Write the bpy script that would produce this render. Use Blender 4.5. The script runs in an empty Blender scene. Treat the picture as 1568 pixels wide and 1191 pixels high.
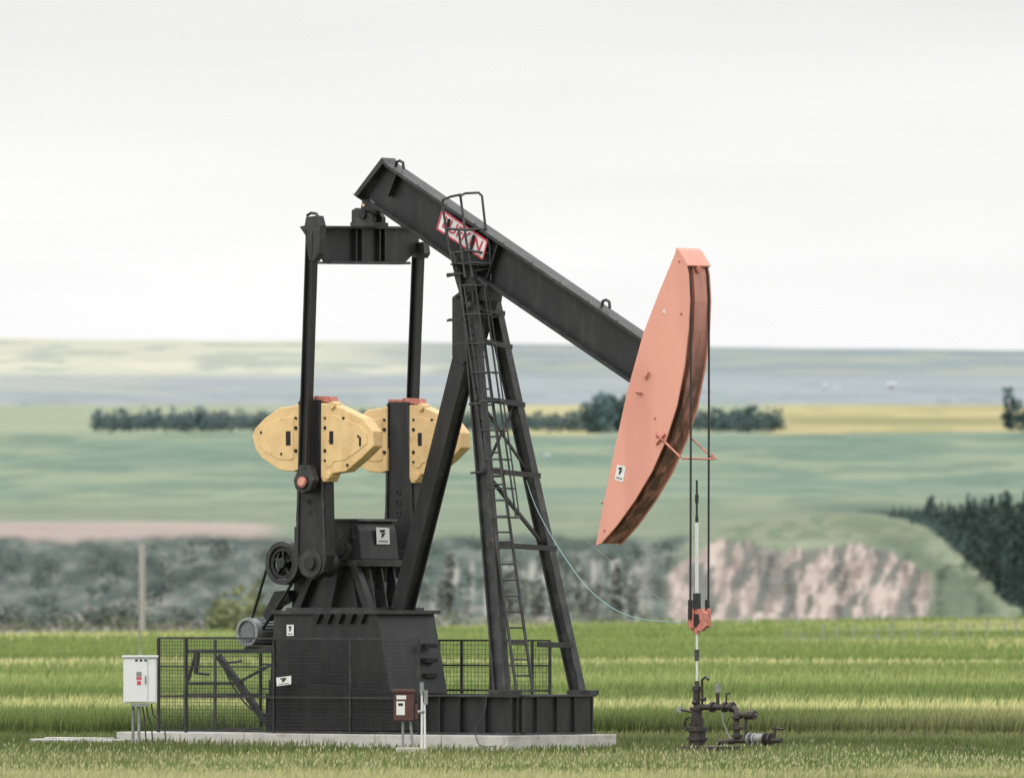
import bpy, math, random
import numpy as np
from mathutils import Vector, Matrix
random.seed(7); rng=np.random.default_rng(7)
sc=bpy.context.scene
# ---------------- camera constants (positions are image pixels cast onto scene planes) -------------
F=16000.0; CX=784.0; EY=930.0; D=200.0; H=2.63
TH=math.radians(40)
A=Vector((math.cos(TH),-math.sin(TH),0)); PP=Vector((math.sin(TH),math.cos(TH),0)); Z=Vector((0,0,1))
C=Vector((0,-D,H))
def _ray(px,py): return Vector(((px-CX)/F,1,(EY-py)/F))
def W(px,py,v=0.0):
    d=_ray(px,py); return C+d*((v-C.dot(PP))/d.dot(PP))
def Wu(px,py,u):
    d=_ray(px,py); return C+d*((u-C.dot(A))/d.dot(A))
def Wy(px,py,y):
    return C+_ray(px,py)*(y+D)
def L(u,v,z): return A*u+PP*v+Z*z
def U(p): return p.dot(A)
def srgb(c):
    return [((x/255)/12.92 if x/255<=.04045 else ((x/255+.055)/1.055)**2.4) for x in c]

# ---------------- noise ----------------
_T=rng.random((256,256))
def vn(x,y,s=0):
    x=np.asarray(x,float)+s*17.3; y=np.asarray(y,float)+s*5.7
    xi=np.floor(x).astype(int); yi=np.floor(y).astype(int)
    fx=x-xi; fy=y-yi; fx=fx*fx*(3-2*fx); fy=fy*fy*(3-2*fy)
    g=lambda a,b:_T[a%256,b%256]
    return (g(xi,yi)*(1-fx)+g(xi+1,yi)*fx)*(1-fy)+(g(xi,yi+1)*(1-fx)+g(xi+1,yi+1)*fx)*fy
def fbm(x,y,s=0,o=4):
    t=0;a=.5;n=0
    for i in range(o):
        t=t+a*vn(np.asarray(x)*2**i,np.asarray(y)*2**i,s+i*3); n+=a; a*=.5
    return t/n
def sm(x,a,b):
    t=np.clip((np.asarray(x,float)-a)/(b-a),0,1); return t*t*(3-2*t)

# ---------------- materials ----------------
def mat(name,col,rough=.5,metal=0.0,var=.2,scale=6,bump=.05,col2=None,thr=(.55,.7),bscale=40,spec=.5,stretch=None,zgrime=None,chips=None):
    m=bpy.data.materials.new(name); m.use_nodes=True; nt=m.node_tree; N=nt.nodes; K=nt.links
    b=N['Principled BSDF']; b.inputs['Roughness'].default_value=rough; b.inputs['Metallic'].default_value=metal
    b.inputs['Specular IOR Level'].default_value=spec
    tc=N.new('ShaderNodeTexCoord'); mp=N.new('ShaderNodeMapping'); K.new(tc.outputs['Object'],mp.inputs[0])
    if stretch: mp.inputs['Scale'].default_value=stretch
    n=N.new('ShaderNodeTexNoise'); n.inputs['Scale'].default_value=scale; n.inputs['Detail'].default_value=6
    K.new(mp.outputs[0],n.inputs['Vector'])
    r=N.new('ShaderNodeValToRGB'); K.new(n.outputs[0],r.inputs[0])
    r.color_ramp.elements[0].position=.3; r.color_ramp.elements[1].position=.7
    r.color_ramp.elements[0].color=[c*(1-var) for c in col]+[1]; r.color_ramp.elements[1].color=[c*(1+var) for c in col]+[1]
    out=r.outputs[0]
    if col2:
        n2=N.new('ShaderNodeTexNoise'); n2.inputs['Scale'].default_value=scale*.6; n2.inputs['Detail'].default_value=9; n2.inputs['Roughness'].default_value=.65
        K.new(mp.outputs[0],n2.inputs['Vector'])
        r2=N.new('ShaderNodeValToRGB'); r2.color_ramp.elements[0].position=thr[0]; r2.color_ramp.elements[1].position=thr[1]
        K.new(n2.outputs[0],r2.inputs[0])
        fac=r2.outputs[0]
        if zgrime:
            sx=N.new('ShaderNodeSeparateXYZ'); K.new(tc.outputs['Object'],sx.inputs[0])
            mr=N.new('ShaderNodeMapRange'); mr.inputs[1].default_value=zgrime[0]; mr.inputs[2].default_value=zgrime[1]; mr.inputs[3].default_value=.12; mr.inputs[4].default_value=1
            K.new(sx.outputs[2],mr.inputs[0]); mu=N.new('ShaderNodeMath'); mu.operation='MULTIPLY'; K.new(fac,mu.inputs[0]); K.new(mr.outputs[0],mu.inputs[1]); fac=mu.outputs[0]
        mx=N.new('ShaderNodeMixRGB'); K.new(fac,mx.inputs[0]); K.new(out,mx.inputs[1]); mx.inputs[2].default_value=list(col2)+[1]
        out=mx.outputs[0]
    if chips:
        n4=N.new('ShaderNodeTexNoise'); n4.inputs['Scale'].default_value=9; n4.inputs['Detail'].default_value=8; n4.inputs['Roughness'].default_value=.7
        K.new(tc.outputs['Object'],n4.inputs['Vector'])
        r4=N.new('ShaderNodeValToRGB'); r4.color_ramp.elements[0].position=.66; r4.color_ramp.elements[1].position=.7; K.new(n4.outputs[0],r4.inputs[0])
        mx=N.new('ShaderNodeMixRGB'); K.new(r4.outputs[0],mx.inputs[0]); K.new(out,mx.inputs[1]); mx.inputs[2].default_value=list(chips)+[1]; out=mx.outputs[0]
    K.new(out,b.inputs['Base Color'])
    n3=N.new('ShaderNodeTexNoise'); n3.inputs['Scale'].default_value=bscale; n3.inputs['Detail'].default_value=4; K.new(tc.outputs['Object'],n3.inputs['Vector'])
    bp=N.new('ShaderNodeBump'); bp.inputs['Strength'].default_value=.5; bp.inputs['Distance'].default_value=bump*.1
    K.new(n3.outputs[0],bp.inputs['Height']); K.new(bp.outputs[0],b.inputs['Normal'])
    return m
M={}
M['black']=mat('black_paint',(.0165,.017,.0185),.45,var=.3,scale=2.5,col2=(.042,.04,.038),thr=(.5,.8),stretch=(1.8,1.8,.6),spec=.4)
M['black2']=mat('black_paint_worn',(.024,.0245,.026),.5,var=.35,scale=5,col2=(.08,.076,.07),thr=(.5,.8),spec=.45)
M['pink']=mat('salmon_paint',(.66,.315,.25),.65,var=.05,scale=1.2,col2=(.54,.225,.175),thr=(.5,.88),spec=.2,stretch=(1,1,.45))
M['pinkred']=mat('red_paint_faded',(.48,.17,.13),.5,var=.2,scale=12,col2=(.12,.04,.03),thr=(.55,.7))
M['grime']=mat('salmon_paint_greasy',(.5,.22,.175),.55,var=.12,scale=2.2,col2=(.085,.042,.033),thr=(.3,.56),stretch=(3,3,.7),zgrime=(8.4,6.6))
M['yellow']=mat('yellow_paint_chipped',(.68,.475,.24),.6,var=.07,scale=4,col2=(.54,.36,.17),thr=(.5,.7),spec=.3,chips=(.16,.1,.06))
M['concrete']=mat('concrete',(.46,.44,.415),.85,var=.12,scale=3,col2=(.28,.26,.23),thr=(.5,.7),bump=.2)
M['white']=mat('white_enamel',(.66,.67,.67),.45,var=.03)
M['barn']=mat('barn_pale_cladding',(.42,.44,.45),.7,var=.05)
M['sticker']=mat('sticker_white',(.66,.66,.66),.5,var=.04)
M['red']=mat('sticker_red',(.5,.05,.08),.5,var=.05)
M['grey']=mat('galvanised_grey',(.24,.25,.25),.5,metal=.3,var=.2,scale=10)
M['palepole']=mat('weathered_pole',(.3,.295,.27),.8,var=.15)
M['post']=mat('fence_post_wood',(.27,.27,.24),.8,var=.2)
M['motor']=mat('motor_grey',(.13,.14,.145),.45,var=.15,scale=8)
M['rod']=mat('polished_rod',(.7,.7,.7),.3,metal=.4,var=.05)
M['brown']=mat('brown_box_paint',(.08,.03,.026),.5,var=.2)
M['cyan']=mat('teal_cable',(.2,.36,.36),.5,var=.05)
M['dark']=mat('dark_parts_and_hole_shade',(.01,.009,.008),.8,var=.2)  # near-black; on slots and holes the colour stands in for their shade
M['cable']=mat('steel_cable',(.03,.03,.032),.45,metal=.4,var=.2)
M['pipe']=mat('wellhead_pipe',(.035,.03,.028),.5,metal=.2,var=.3,scale=20,col2=(.13,.06,.035),thr=(.55,.7))
def attr_mat(name,trans=0.0,noise=None,amp=.2,rough=.9,bump=0):
    m=bpy.data.materials.new(name); m.use_nodes=True; nt=m.node_tree; N=nt.nodes; K=nt.links
    N.remove(N['Principled BSDF']); out=N['Material Output']
    a=N.new('ShaderNodeAttribute'); a.attribute_name='Col'; c=a.outputs['Color']
    d=N.new('ShaderNodeBsdfDiffuse')
    if noise:
        tc=N.new('ShaderNodeTexCoord'); prev=c
        for s in noise:
            n=N.new('ShaderNodeTexNoise'); n.inputs['Scale'].default_value=s; n.inputs['Detail'].default_value=5; K.new(tc.outputs['Object'],n.inputs['Vector'])
            mr=N.new('ShaderNodeMapRange'); mr.inputs[1].default_value=.3; mr.inputs[2].default_value=.7; mr.inputs[3].default_value=1-amp; mr.inputs[4].default_value=1+amp
            K.new(n.outputs[0],mr.inputs[0]); mu=N.new('ShaderNodeVectorMath'); mu.operation='SCALE'; K.new(prev,mu.inputs[0]); K.new(mr.outputs[0],mu.inputs['Scale']); prev=mu.outputs[0]
        c=prev
    K.new(c,d.inputs[0]); s=d.outputs[0]
    if trans:
        t=N.new('ShaderNodeBsdfTranslucent'); K.new(c,t.inputs[0]); mx=N.new('ShaderNodeMixShader'); mx.inputs[0].default_value=trans
        K.new(s,mx.inputs[1]); K.new(t.outputs[0],mx.inputs[2]); s=mx.outputs[0]
    K.new(s,out.inputs['Surface']); return m
M['terrain']=attr_mat('terrain_vegetation',noise=(.02,.15,2.0),amp=.05)
M['grass']=attr_mat('grass_blades',trans=.3)
M['leaf']=attr_mat('tree_foliage',trans=.15)

# ---------------- mesh helpers ----------------
def link(o,parent=None):
    sc.collection.objects.link(o)
    if parent: o.parent=parent
    return o
def empty(name):
    e=bpy.data.objects.new(name,None); e.empty_display_size=.5; return link(e)
def mk(name,verts,faces,m,parent=None,bev=0.0,smooth=False):
    import bmesh
    me=bpy.data.meshes.new(name); me.from_pydata([tuple(v) for v in verts],[],faces)
    bm=bmesh.new(); bm.from_mesh(me); bmesh.ops.recalc_face_normals(bm,faces=bm.faces); bm.to_mesh(me); bm.free()
    me.materials.append(M[m] if isinstance(m,str) else m)
    o=bpy.data.objects.new(name,me); link(o,parent)
    if bev:
        b=o.modifiers.new('bevel','BEVEL'); b.width=bev; b.segments=2; b.limit_method='ANGLE'; b.angle_limit=math.radians(35)
    if smooth:
        for p in me.polygons: p.use_smooth=True
        try: me.set_sharp_from_angle(angle=math.radians(40))
        except Exception: pass
    return o
def plate(name,poly,v0,v1,m,par,vref=None,bev=.006):
    if vref is None: vref=v0
    pts=[W(x,y,vref)+PP*(v0-vref) for x,y in poly]; n=len(pts)
    vs=pts+[p+PP*(v1-v0) for p in pts]
    fs=[list(range(n)),list(range(2*n-1,n-1,-1))]+[[i,(i+1)%n,n+(i+1)%n,n+i] for i in range(n)]
    return mk(name,vs,fs,m,par,bev)
def boxl(name,u0,u1,v0,v1,z0,z1,m,par,bev=.008):
    vs=[L(u,v,z) for z in(z0,z1) for v in(v0,v1) for u in(u0,u1)]
    return mk(name,vs,[[0,1,3,2],[4,5,7,6],[0,1,5,4],[2,3,7,6],[0,2,6,4],[1,3,7,5]],m,par,bev)
def bars(name,segs,m,par,bev=.004):
    vs=[];fs=[]
    for p,q,w,h,ref in segs:
        d=(q-p).normalized(); x=(ref-d*ref.dot(d)).normalized(); y=d.cross(x); b=len(vs)
        for e in(p,q):
            for sx,sy in((-1,-1),(1,-1),(1,1),(-1,1)): vs.append(e+x*(sx*w/2)+y*(sy*h/2))
        fs+=[[b,b+1,b+2,b+3],[b+4,b+5,b+6,b+7]]+[[b+i,b+(i+1)%4,b+4+(i+1)%4,b+4+i] for i in range(4)]
    return mk(name,vs,fs,m,par,bev)
def ibeam(name,p,q,w,h,m,par,ref=A,t=.025):
    d=(q-p).normalized(); x=(ref-d*ref.dot(d)).normalized()
    return bars(name,[(p+x*(w/2-t/2),q+x*(w/2-t/2),t,h,ref),(p-x*(w/2-t/2),q-x*(w/2-t/2),t,h,ref),(p,q,w-2*t-.002,t,ref)],m,par,.003)
def rods(name,lines,r,m,par,res=2,cyc=False):
    cu=bpy.data.curves.new(name,'CURVE'); cu.dimensions='3D'; cu.bevel_depth=r; cu.bevel_resolution=res; cu.use_fill_caps=True
    for ln in lines:
        s=cu.splines.new('POLY'); s.points.add(len(ln)-1)
        for i,p in enumerate(ln): s.points[i].co=(p[0],p[1],p[2],1)
        s.use_cyclic_u=cyc
    cu.materials.append(M[m]); o=bpy.data.objects.new(name,cu); return link(o,par)
def cyl(name,p,q,r,m,par,r2=None,seg=28,bev=.004):
    r2=r if r2 is None else r2
    d=(q-p).normalized(); ref=Z if abs(d.z)<.9 else A; x=d.cross(ref).normalized(); y=d.cross(x)
    vs=[p+(x*math.cos(a)+y*math.sin(a))*r for a in [2*math.pi*i/seg for i in range(seg)]]
    vs+=[q+(x*math.cos(a)+y*math.sin(a))*r2 for a in [2*math.pi*i/seg for i in range(seg)]]
    fs=[list(range(seg)),list(range(2*seg-1,seg-1,-1))]+[[i,(i+1)%seg,seg+(i+1)%seg,seg+i] for i in range(seg)]
    return mk(name,vs,fs,m,par,bev,True)
def disc(name,px,py,r,v0,v1,m,par,vref=None,r2=None):
    vref=v0 if vref is None else vref
    c=W(px,py,vref); return cyl(name,c+PP*(v0-vref),c+PP*(v1-vref),r,m,par,r2)
def ring(name,c,ro,ri,v0,v1,m,par,seg=36):
    vs=[]
    for dv,r in((v0,ro),(v0,ri),(v1,ri),(v1,ro)):
        for i in range(seg):
            a=2*math.pi*i/seg; vs.append(c+PP*dv+A*(r*math.cos(a))+Z*(r*math.sin(a)))
    fs=[[k*seg+i,k*seg+(i+1)%seg,((k+1)%4)*seg+(i+1)%seg,((k+1)%4)*seg+i] for k in range(4) for i in range(seg)]
    return mk(name,vs,fs,m,par,0,True)
def fast(name,v,f,m,col,parent=None):
    me=bpy.data.meshes.new(name); n=len(v); k=f.shape[1]
    me.vertices.add(n); me.vertices.foreach_set('co',np.ascontiguousarray(v,dtype=np.float32).ravel())
    me.loops.add(f.size); me.loops.foreach_set('vertex_index',np.ascontiguousarray(f,dtype=np.int32).ravel())
    me.polygons.add(len(f)); me.polygons.foreach_set('loop_start',np.arange(0,f.size,k,dtype=np.int32))
    me.update(calc_edges=True); me.validate()
    ca=me.color_attributes.new('Col','FLOAT_COLOR','POINT')
    ca.data.foreach_set('color',np.c_[col,np.ones(n)].astype(np.float32).ravel())
    me.materials.append(M[m]); o=bpy.data.objects.new(name,me); return link(o,parent)

# ================= PUMP JACK =================
pj=empty('pump_jack')
v_b=-.2
web=[(553,300),(584,247),(592,255),(1003,536),(1000,609),(578,320)]
plate('beam_web',web,-.03,.03,'black',pj,vref=v_b)
plate('beam_top_flange',[(590,250),(1003,532),(1003,538),(590,256)],-.2,.2,'black2',pj)
plate('beam_bottom_flange',[(578,316),(1000,605),(1000,611),(578,322)],-.2,.2,'black',pj)
plate('beam_tail_plate',[(541,298),(584,241),(590,250),(590,256),(586,250),(546,302)],-.2,.2,'black2',pj)
plate('beam_tail_bottom',[(541,298),(546,302),(578,316),(578,322),(571,320)],-.2,.2,'black',pj)
sl=.685
for i,x in enumerate([604,760]):
    y0=255+(x-592)*sl+4
    y1=y0+(44 if i==0 else 68); dx=-12 if i==0 else -18
    plate('beam_stiffener_%d'%(i+1),[(x,y0),(x+2,y0+1),(x+dx+2,y1-10),(x+dx,y1-11)],-.18,-.04,'black',pj)
bolts=[]
for i in range(24):
    x=640+i*14.5; y=250+(x-590)*.683
    bolts.append((W(x,y,-.17),W(x,y-1.6,-.17),.035,.035,A)); 
bars('beam_flange_bolts',bolts[::3],'black2',pj,0)
for i,(x,y) in enumerate([(612,256),(928,469)]):
    rods('lifting_lug_%d'%(i+1),[[W(x-6,y,0),W(x-5,y-8,0),W(x,y-10,0),W(x+5,y-7,0),W(x+6,y+3,0)]],.03,'black',pj)
# --- sign ---
sg=plate('beam_sign',[(677,322),(746,369),(739,397),(669,350)],-.215,-.206,'sticker',pj)
p0=W(677,322,-.222);p1=W(746,369,-.222);p2=W(739,397,-.222);p3=W(669,350,-.222)
bars('sign_border',[(p0,p1,.03,.012,Z),(p1,p2,.03,.012,A),(p2,p3,.03,.012,Z),(p3,p0,.03,.012,A)],'red',pj,0)
fc=bpy.data.curves.new('sign_text','FONT'); fc.body='LUFKIN'; fc.size=.33; fc.extrude=.002; fc.align_x='CENTER'; fc.align_y='CENTER'; fc.materials.append(M['red']); fc.offset=.004
to=bpy.data.objects.new('sign_text',fc); link(to,pj)
xd=(p1-p0).normalized(); nd=-PP; yd=nd.cross(xd).normalized()
R=Matrix((xd,yd,nd)).transposed().to_4x4(); to.matrix_world=Matrix.Translation((p0+p1+p2+p3)/4)@R
bars('sign_bracket',[(W(690,335,-.2),W(685,360,-.2),.03,.16,A),(W(728,360,-.2),W(722,388,-.2),.03,.16,A)],'black',pj)
# --- horse head ---
hh=[(1037,380),(1050,399),(1054,420),(1056,460),(1054,505),(1048,560),(1036,622),(1020,672),(998,722),(972,766),(944,805),(920,832),(912,835),(925,765),(940,692),(960,600),(985,510),(1010,445)]
hb=[(1038,383),(1045,401),(1047,422),(1049,460),(1047,505),(1041,560),(1029,621),(1013,670),(991,719),(965,762),(938,800),(918,829),(914,832),(927,765),(942,692),(962,600),(987,510),(1012,445)]
plate('head_side_plate',hh,-.33,-.30,'pink',pj)
plate('head_far_side_plate',hh,.30,.33,'pink',pj,vref=-.33)
o=plate('head_body',hb,-.299,.299,'pink',pj,vref=-.33)
o.data.materials.append(M['grime'])
for p in o.data.polygons:
    if p.normal.dot(A)>.15 and abs(p.normal.dot(PP))<.3: p.material_index=1
front=hh[1:12]; fin=hb[1:12]
poly=[(x-2,y-.5) for x,y in front]+[(x-1,y) for x,y in reversed(fin)]
plate('head_track',poly,-.13,.299,'grime',pj,vref=-.33,bev=0)
plate('head_top_cap',[(1036,379),(1041,384),(1050,399),(1054,406),(1052,408),(1044,397),(1034,384)],-.34,.34,'pink',pj,bev=.004)
cyl('head_hole_1',W(1018,477,-.334),W(1018,477,-.329),.04,'sticker',pj)
hc=Wu(1069,412,U(W(1053,412,-.33))+.0)
cyl('rope_clamp',hc-A*.03,hc+A*.03,.07,'pinkred',pj)
for i,(x,y) in enumerate([(993,570),(988,577),(975,600),(981,601),(1006,668),(922,770),(925,812),(1040,400),(1043,480),(1003,640)]):
    cyl('head_bolt_%d'%(i+1),W(x,y,-.35),W(x,y,-.329),.022,'pinkred',pj,seg=12)
rods('head_hook',[[W(975,600,-.36),W(982,602,-.38)],[W(988,580,-.36),W(994,570,-.38)]],.018,'pinkred',pj)
def notice(name,pts,par,kind=0):
    e=mk(name,[p for p in pts],[[0,1,2,3]],'sticker',par)
    n=(pts[1]-pts[0]).cross(pts[3]-pts[0]).normalized()
    if n.y>0: n=-n
    def q(s,t): return pts[0]*(1-s)*(1-t)+pts[1]*s*(1-t)+pts[2]*s*t+pts[3]*(1-s)*t+n*.004
    fs=[[0,1,2,3],[4,5,6,7],[8,9,10,11]]
    vs=[q(.25,.15),q(.7,.12),q(.6,.3),q(.3,.3),q(.4,.35),q(.72,.3),q(.45,.62),q(.35,.6),q(.15,.8),q(.85,.8),q(.85,.86),q(.15,.86)]
    mk(name+'_symbol',vs,fs,'dark' if kind==0 else 'red',par)
notice('head_notice',[W(945,711,-.334),W(958,714,-.334),W(954,738,-.334),W(941,734,-.334)],pj)
rods('cable_guide_bracket',[[W(1005,664,-.35),W(1042,700,-.37)],[W(1005,680,-.35),W(1018,664,-.36)]],.022,'pinkred',pj)
g1=W(1044,702,-.35);g2=W(1093,703,.35)
rods('cable_guide_bar',[[g1,W(1050,702,-.3),g2],[g2,W(1058,670,.33)],[W(1090,695,.35),W(1097,703,.35)]],.018,'pinkred',pj)
near=[(1054,405),(1056.5,425),(1058,450),(1058,600),(1057.5,800),(1057,935)]
for nm,dv in (('bridle_cable_near',-.27),('bridle_cable_far',.27)):
    pts=[W(x,y,-.27)+PP*(dv+.27) for x,y in near]
    rods(nm,[pts],.021,'cable',pj,res=3)
plate('carrier_bar',[(1055,936),(1062,932),(1076,932),(1083,938),(1084,958),(1076,966),(1062,966),(1055,958)],-.05,.05,'pinkred',pj,vref=0,bev=.01)
plate('carrier_end_near',[(1052,932),(1061,932),(1061,962),(1055,962)],-.1,-.05,'pinkred',pj,bev=.01)
plate('carrier_end_far',[(1076,930),(1086,932),(1086,960),(1078,962)],.06,.12,'pinkred',pj,bev=.01)
plate('carrier_slot',[(1064,940),(1072,940),(1074,952),(1068,960),(1063,952)],-.07,-.045,'cable',pj,vref=0,bev=.004)
cyl('carrier_socket_near',W(1057,918,-.1),W(1057,948,-.1),.045,'cable',pj)
cyl('carrier_socket_far',W(1083,918,.1),W(1083,948,.1),.045,'cable',pj)
cyl('rod_clamp',W(1067,908,0),W(1067,932,0),.075,'black2',pj)
cyl('rod_clamp_lower',W(1067,962,0),W(1067,970,0),.06,'pinkred',pj)
cyl('polished_rod',W(1067,800,0),W(1067,1050,0),.022,'rod',pj)
cyl('rod_sleeve',W(1067,800,0),W(1067,908,0),.034,'rod',pj)
cyl('rod_top',W(1067,735,0),W(1067,800,0),.02,'cable',pj)
cyl('rod_coupling_1',W(1067,757,0),W(1067,770,0),.035,'cable',pj)
cyl('rod_coupling_2',W(1067,790,0),W(1067,803,0),.03,'cable',pj)
cyl('rod_coupling_3',W(1067,994,0),W(1067,1011,0),.045,'black2',pj)
# --- equalizer & tail bearing ---
eu=U(W(558,375,0))
def euq(name,poly,u0,u1,m):
    pts=[Wu(x,y,eu)+A*(u1) for x,y in poly]; n=len(pts)
    vs=pts+[p+A*(u0-u1) for p in pts]
    return mk(name,vs,[list(range(n)),list(range(2*n-1,n-1,-1))]+[[i,(i+1)%n,n+(i+1)%n,n+i] for i in range(n)],m,pj,.006)
euq('equalizer_beam',[(486,350),(640,351),(640,380),(619,402),(496,400),(486,388)],-.03,.03,'black')
euq('equalizer_top_flange',[(484,346),(643,347),(643,351),(484,350)],-.16,.16,'black2')
euq('equalizer_bottom_flange',[(496,400),(619,401),(620,405),(495,404)],-.16,.16,'black2')
for i,x in enumerate([538,547,574,582]):
    euq('equalizer_rib_%d'%(i+1),[(x,351),(x+2,351),(x+2,400),(x,400)],.0,.12,'black')
plate('tail_bearing_base',[(536,340),(572,340),(572,347),(536,347)],-.22,.22,'black2',pj)
plate('tail_bearing_housing',[(538,340),(538,322),(545,318),(550,320),(556,326),(566,326),(570,332),(570,340)],-.2,-.08,'black2',pj)
plate('tail_bearing_housing_far',[(538,340),(538,322),(545,318),(562,320),(570,332),(570,340)],.08,.2,'black2',pj,vref=-.2)
disc('tail_bearing_pin',553,328,.09,-.26,.26,'black',pj)
plate('tail_bracket',[(545,322),(549,303),(557,306),(574,318),(566,330)],-.08,.08,'black2',pj,vref=-.2)
cyl('tail_yellow_tag',W(556,314,-.23),W(556,314,-.2),.03,'yellow',pj)
# --- pitman arms ---
ibeam('pitman_near',W(478,352,-1.6),W(466,722,-1.6),.2,.16,'black',pj,ref=A,t=.03)
ibeam('pitman_far',W(641,372,1.6),W(628,722,1.6),.2,.16,'black',pj,ref=A,t=.03)
plate('pitman_top_near',[(468,332),(486,330),(490,345),(488,388),(480,400),(472,398),(467,360),(458,347),(466,345)],-1.68,-1.5,'black2',pj,bev=.01)
plate('pitman_top_far',[(632,372),(648,370),(650,388),(646,395),(632,395)],1.5,1.68,'black2',pj,bev=.01)
plate('pitman_foot_near',[(458,712),(474,712),(480,735),(474,750),(462,756),(452,748),(449,735)],-1.68,-1.5,'black2',pj,bev=.015)
disc('pitman_pin_near',462,738,.13,-1.72,-1.3,'black',pj)
disc('pitman_pin_cap',461,738,.105,-1.76,-1.70,'pinkred',pj)
disc('pitman_pin_cap_inner',461,738,.07,-1.78,-1.74,'pink',pj)
rods('pitman_top_rings',[[W(470,330,-1.6),W(476,326,-1.6),W(484,327,-1.6),W(488,333,-1.6)]],.03,'black2',pj)
# --- cranks + counterweights ---
crank=[(458,612),(491,612),(499,735),(501,850),(494,876),(478,888),(462,880),(454,860),(453,790),(457,735)]
cwl=[(457,619),(447,622),(428,624),(405,640),(390,656),(386,668),(391,688),(401,702),(428,720),(448,722),(457,719)]
cwr=[(491,617),(508,618),(524,625),(543,634),(556,640),(571,660),(572,683),(553,702),(529,722),(508,725),(503,737),(494,738),(491,730)]
for k,(side,dv) in enumerate((('near',0.0),('far',2.62))):
    r=-1.4
    plate('crank_'+side,crank,r+dv,r+.24+dv,'black',pj,vref=r,bev=.01)
    for nm,po in(('left',cwl),('right',cwr)):
        plate('counterweight_%s_%s'%(side,nm),po,r-.06+dv,r+.22+dv,'yellow',pj,vref=r-.06,bev=.02)
        cx=sum(p[0] for p in po)/len(po); cy=670
        po2=[(cx+(x-cx)*.8,cy+(y-cy)*.66) for x,y in po]
        plate('counterweight_boss_%s_%s'%(side,nm),po2,r-.072+dv,r-.055+dv,'yellow',pj,vref=r-.06,bev=.01)
    def rb(nm,x,y,w,h,m='dark'):
        plate(nm,[(x-w/2,y-h/2),(x+w/2,y-h/2),(x+w/2,y+h/2),(x-w/2,y+h/2)],r-.079+dv,r-.05+dv,m,pj,vref=r-.079,bev=.002)
    rb('weight_slot_shade_a_'+side,441,671,7,22); rb('weight_slot_shade_b_'+side,507,670,6,20); rb('weight_slot_shade_c_'+side,551,676,3,14)  # raised dark plates, no cut-outs; slot shade is painted by colour
    for j,(x,y) in enumerate([(430,695),(399,662),(525,640),(531,712),(548,668),(452,655),(452,690),(497,640),(497,705),(452,640),(497,655),(497,690)]):
        disc('weight_bolt_%s_%d'%(side,j),x,y,.026 if j not in(5,6,10,11) else .036,r-.085+dv,r-.03+dv,'dark',pj,vref=r-.085)
    for j,y in enumerate((628,728)):
        disc('weight_lug_%s_%d'%(side,j),498+(10 if j==0 else 3),y-(8 if j==0 else 0),.07,r-.11+dv,r+.1+dv,'yellow',pj,vref=r-.1)
    plate('crank_red_tip_'+side,[(480,606),(505,607),(508,617),(480,613)],r+.02+dv,r+.22+dv,'pinkred',pj,vref=r)
    plate('crank_red_cap_'+side,[(458,608),(478,608),(480,613),(457,613)],r+.02+dv,r+.22+dv,'pinkred',pj,vref=r)
    for j,y in enumerate((752,768,784)):
        disc('crank_hole_%s_%d'%(side,j),474,y,.045,r-.004+dv,r+.03+dv,'dark',pj,vref=r)  # solid dark disc; the shade inside the hole is only colour
        ring('crank_hole_rim_%s_%d'%(side,j),W(474,y,r)+PP*dv,.065,.045,-.012,.02,'black2',pj)
    disc('crank_hub_'+side,477,862,.27,r-.03+dv,r+.5+dv if k==0 else r+.1+dv,'black2',pj,vref=r)
    disc('crank_hub_cap_'+side,477,862,.13,r-.09+dv,r+.1+dv,'black',pj,vref=r)
    bars('crank_rail_%s'%side,[(W(459,615,r-.01)+PP*dv,W(456,850,r-.01)+PP*dv,.05,.05,A),(W(490,615,r-.01)+PP*dv,W(498,850,r-.01)+PP*dv,.05,.05,A)],'black2',pj)
cyl('crank_shaft',L(U(W(477,862,-1.4)),-1.3,W(477,862,-1.4).z),L(U(W(477,862,-1.4)),1.3,W(477,862,-1.4).z),.14,'black',pj)
# --- gear reducer ---
g=-.55
plate('gearbox_upper',[(508,797),(545,797),(550,812),(554,857),(450,857),(450,806),(482,804)],g,-g,'black',pj,bev=.02)
plate('gearbox_flange',[(444,857),(559,857),(559,867),(444,867)],g-.06,-g+.06,'black2',pj,bev=.006)
plate('gearbox_lower',[(452,867),(548,867),(540,890),(548,934),(446,934)],g+.03,-g-.03,'black',pj,bev=.02)
plate('gearbox_lid',[(500,794),(548,794),(549,798),(500,798)],g-.03,-g+.03,'black2',pj)
for j,(a,b) in enumerate([(478,450),(512,498),(536,560)]):
    plate('gearbox_rib_%d'%j,[(a,867),(a+8,867),(b+8,934),(b-4,934)],g-.14,g+.03,'black',pj)
for j,(a,b) in enumerate([(462,470),(497,502),(530,527)]):
    plate('gearbox_side_rib_%d'%j,[(a,806),(a+5,806),(b+5,857),(b,857)],g-.06,g+.02,'black2',pj)
for j,vv in enumerate((-.35,0,.35)):
    plate('gearbox_front_rib_%d'%j,[(548,867),(556,867),(566,934),(545,934)],vv-.02,vv+.02,'black2',pj,vref=-.55)
for j in range(9):
    disc('gearbox_bolt_%d'%j,452+j*12.5,862,.018,g-.075,g-.05,'black2',pj)
plate('gearbox_hatch',[(516,806),(540,806),(544,826),(518,826)],g-.02,g+.01,'black2',pj)
disc('gearbox_bearing_main',520,842,.22,g-.12,g,'black2',pj)
disc('gearbox_bearing_cap',520,842,.12,g-.16,g-.1,'black',pj)
gu=U(W(551,820,-.55))+.05
notice('gearbox_notice',[Wu(576,807,gu),Wu(596,808,gu),Wu(597,833,gu),Wu(577,833,gu)],pj)
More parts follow.
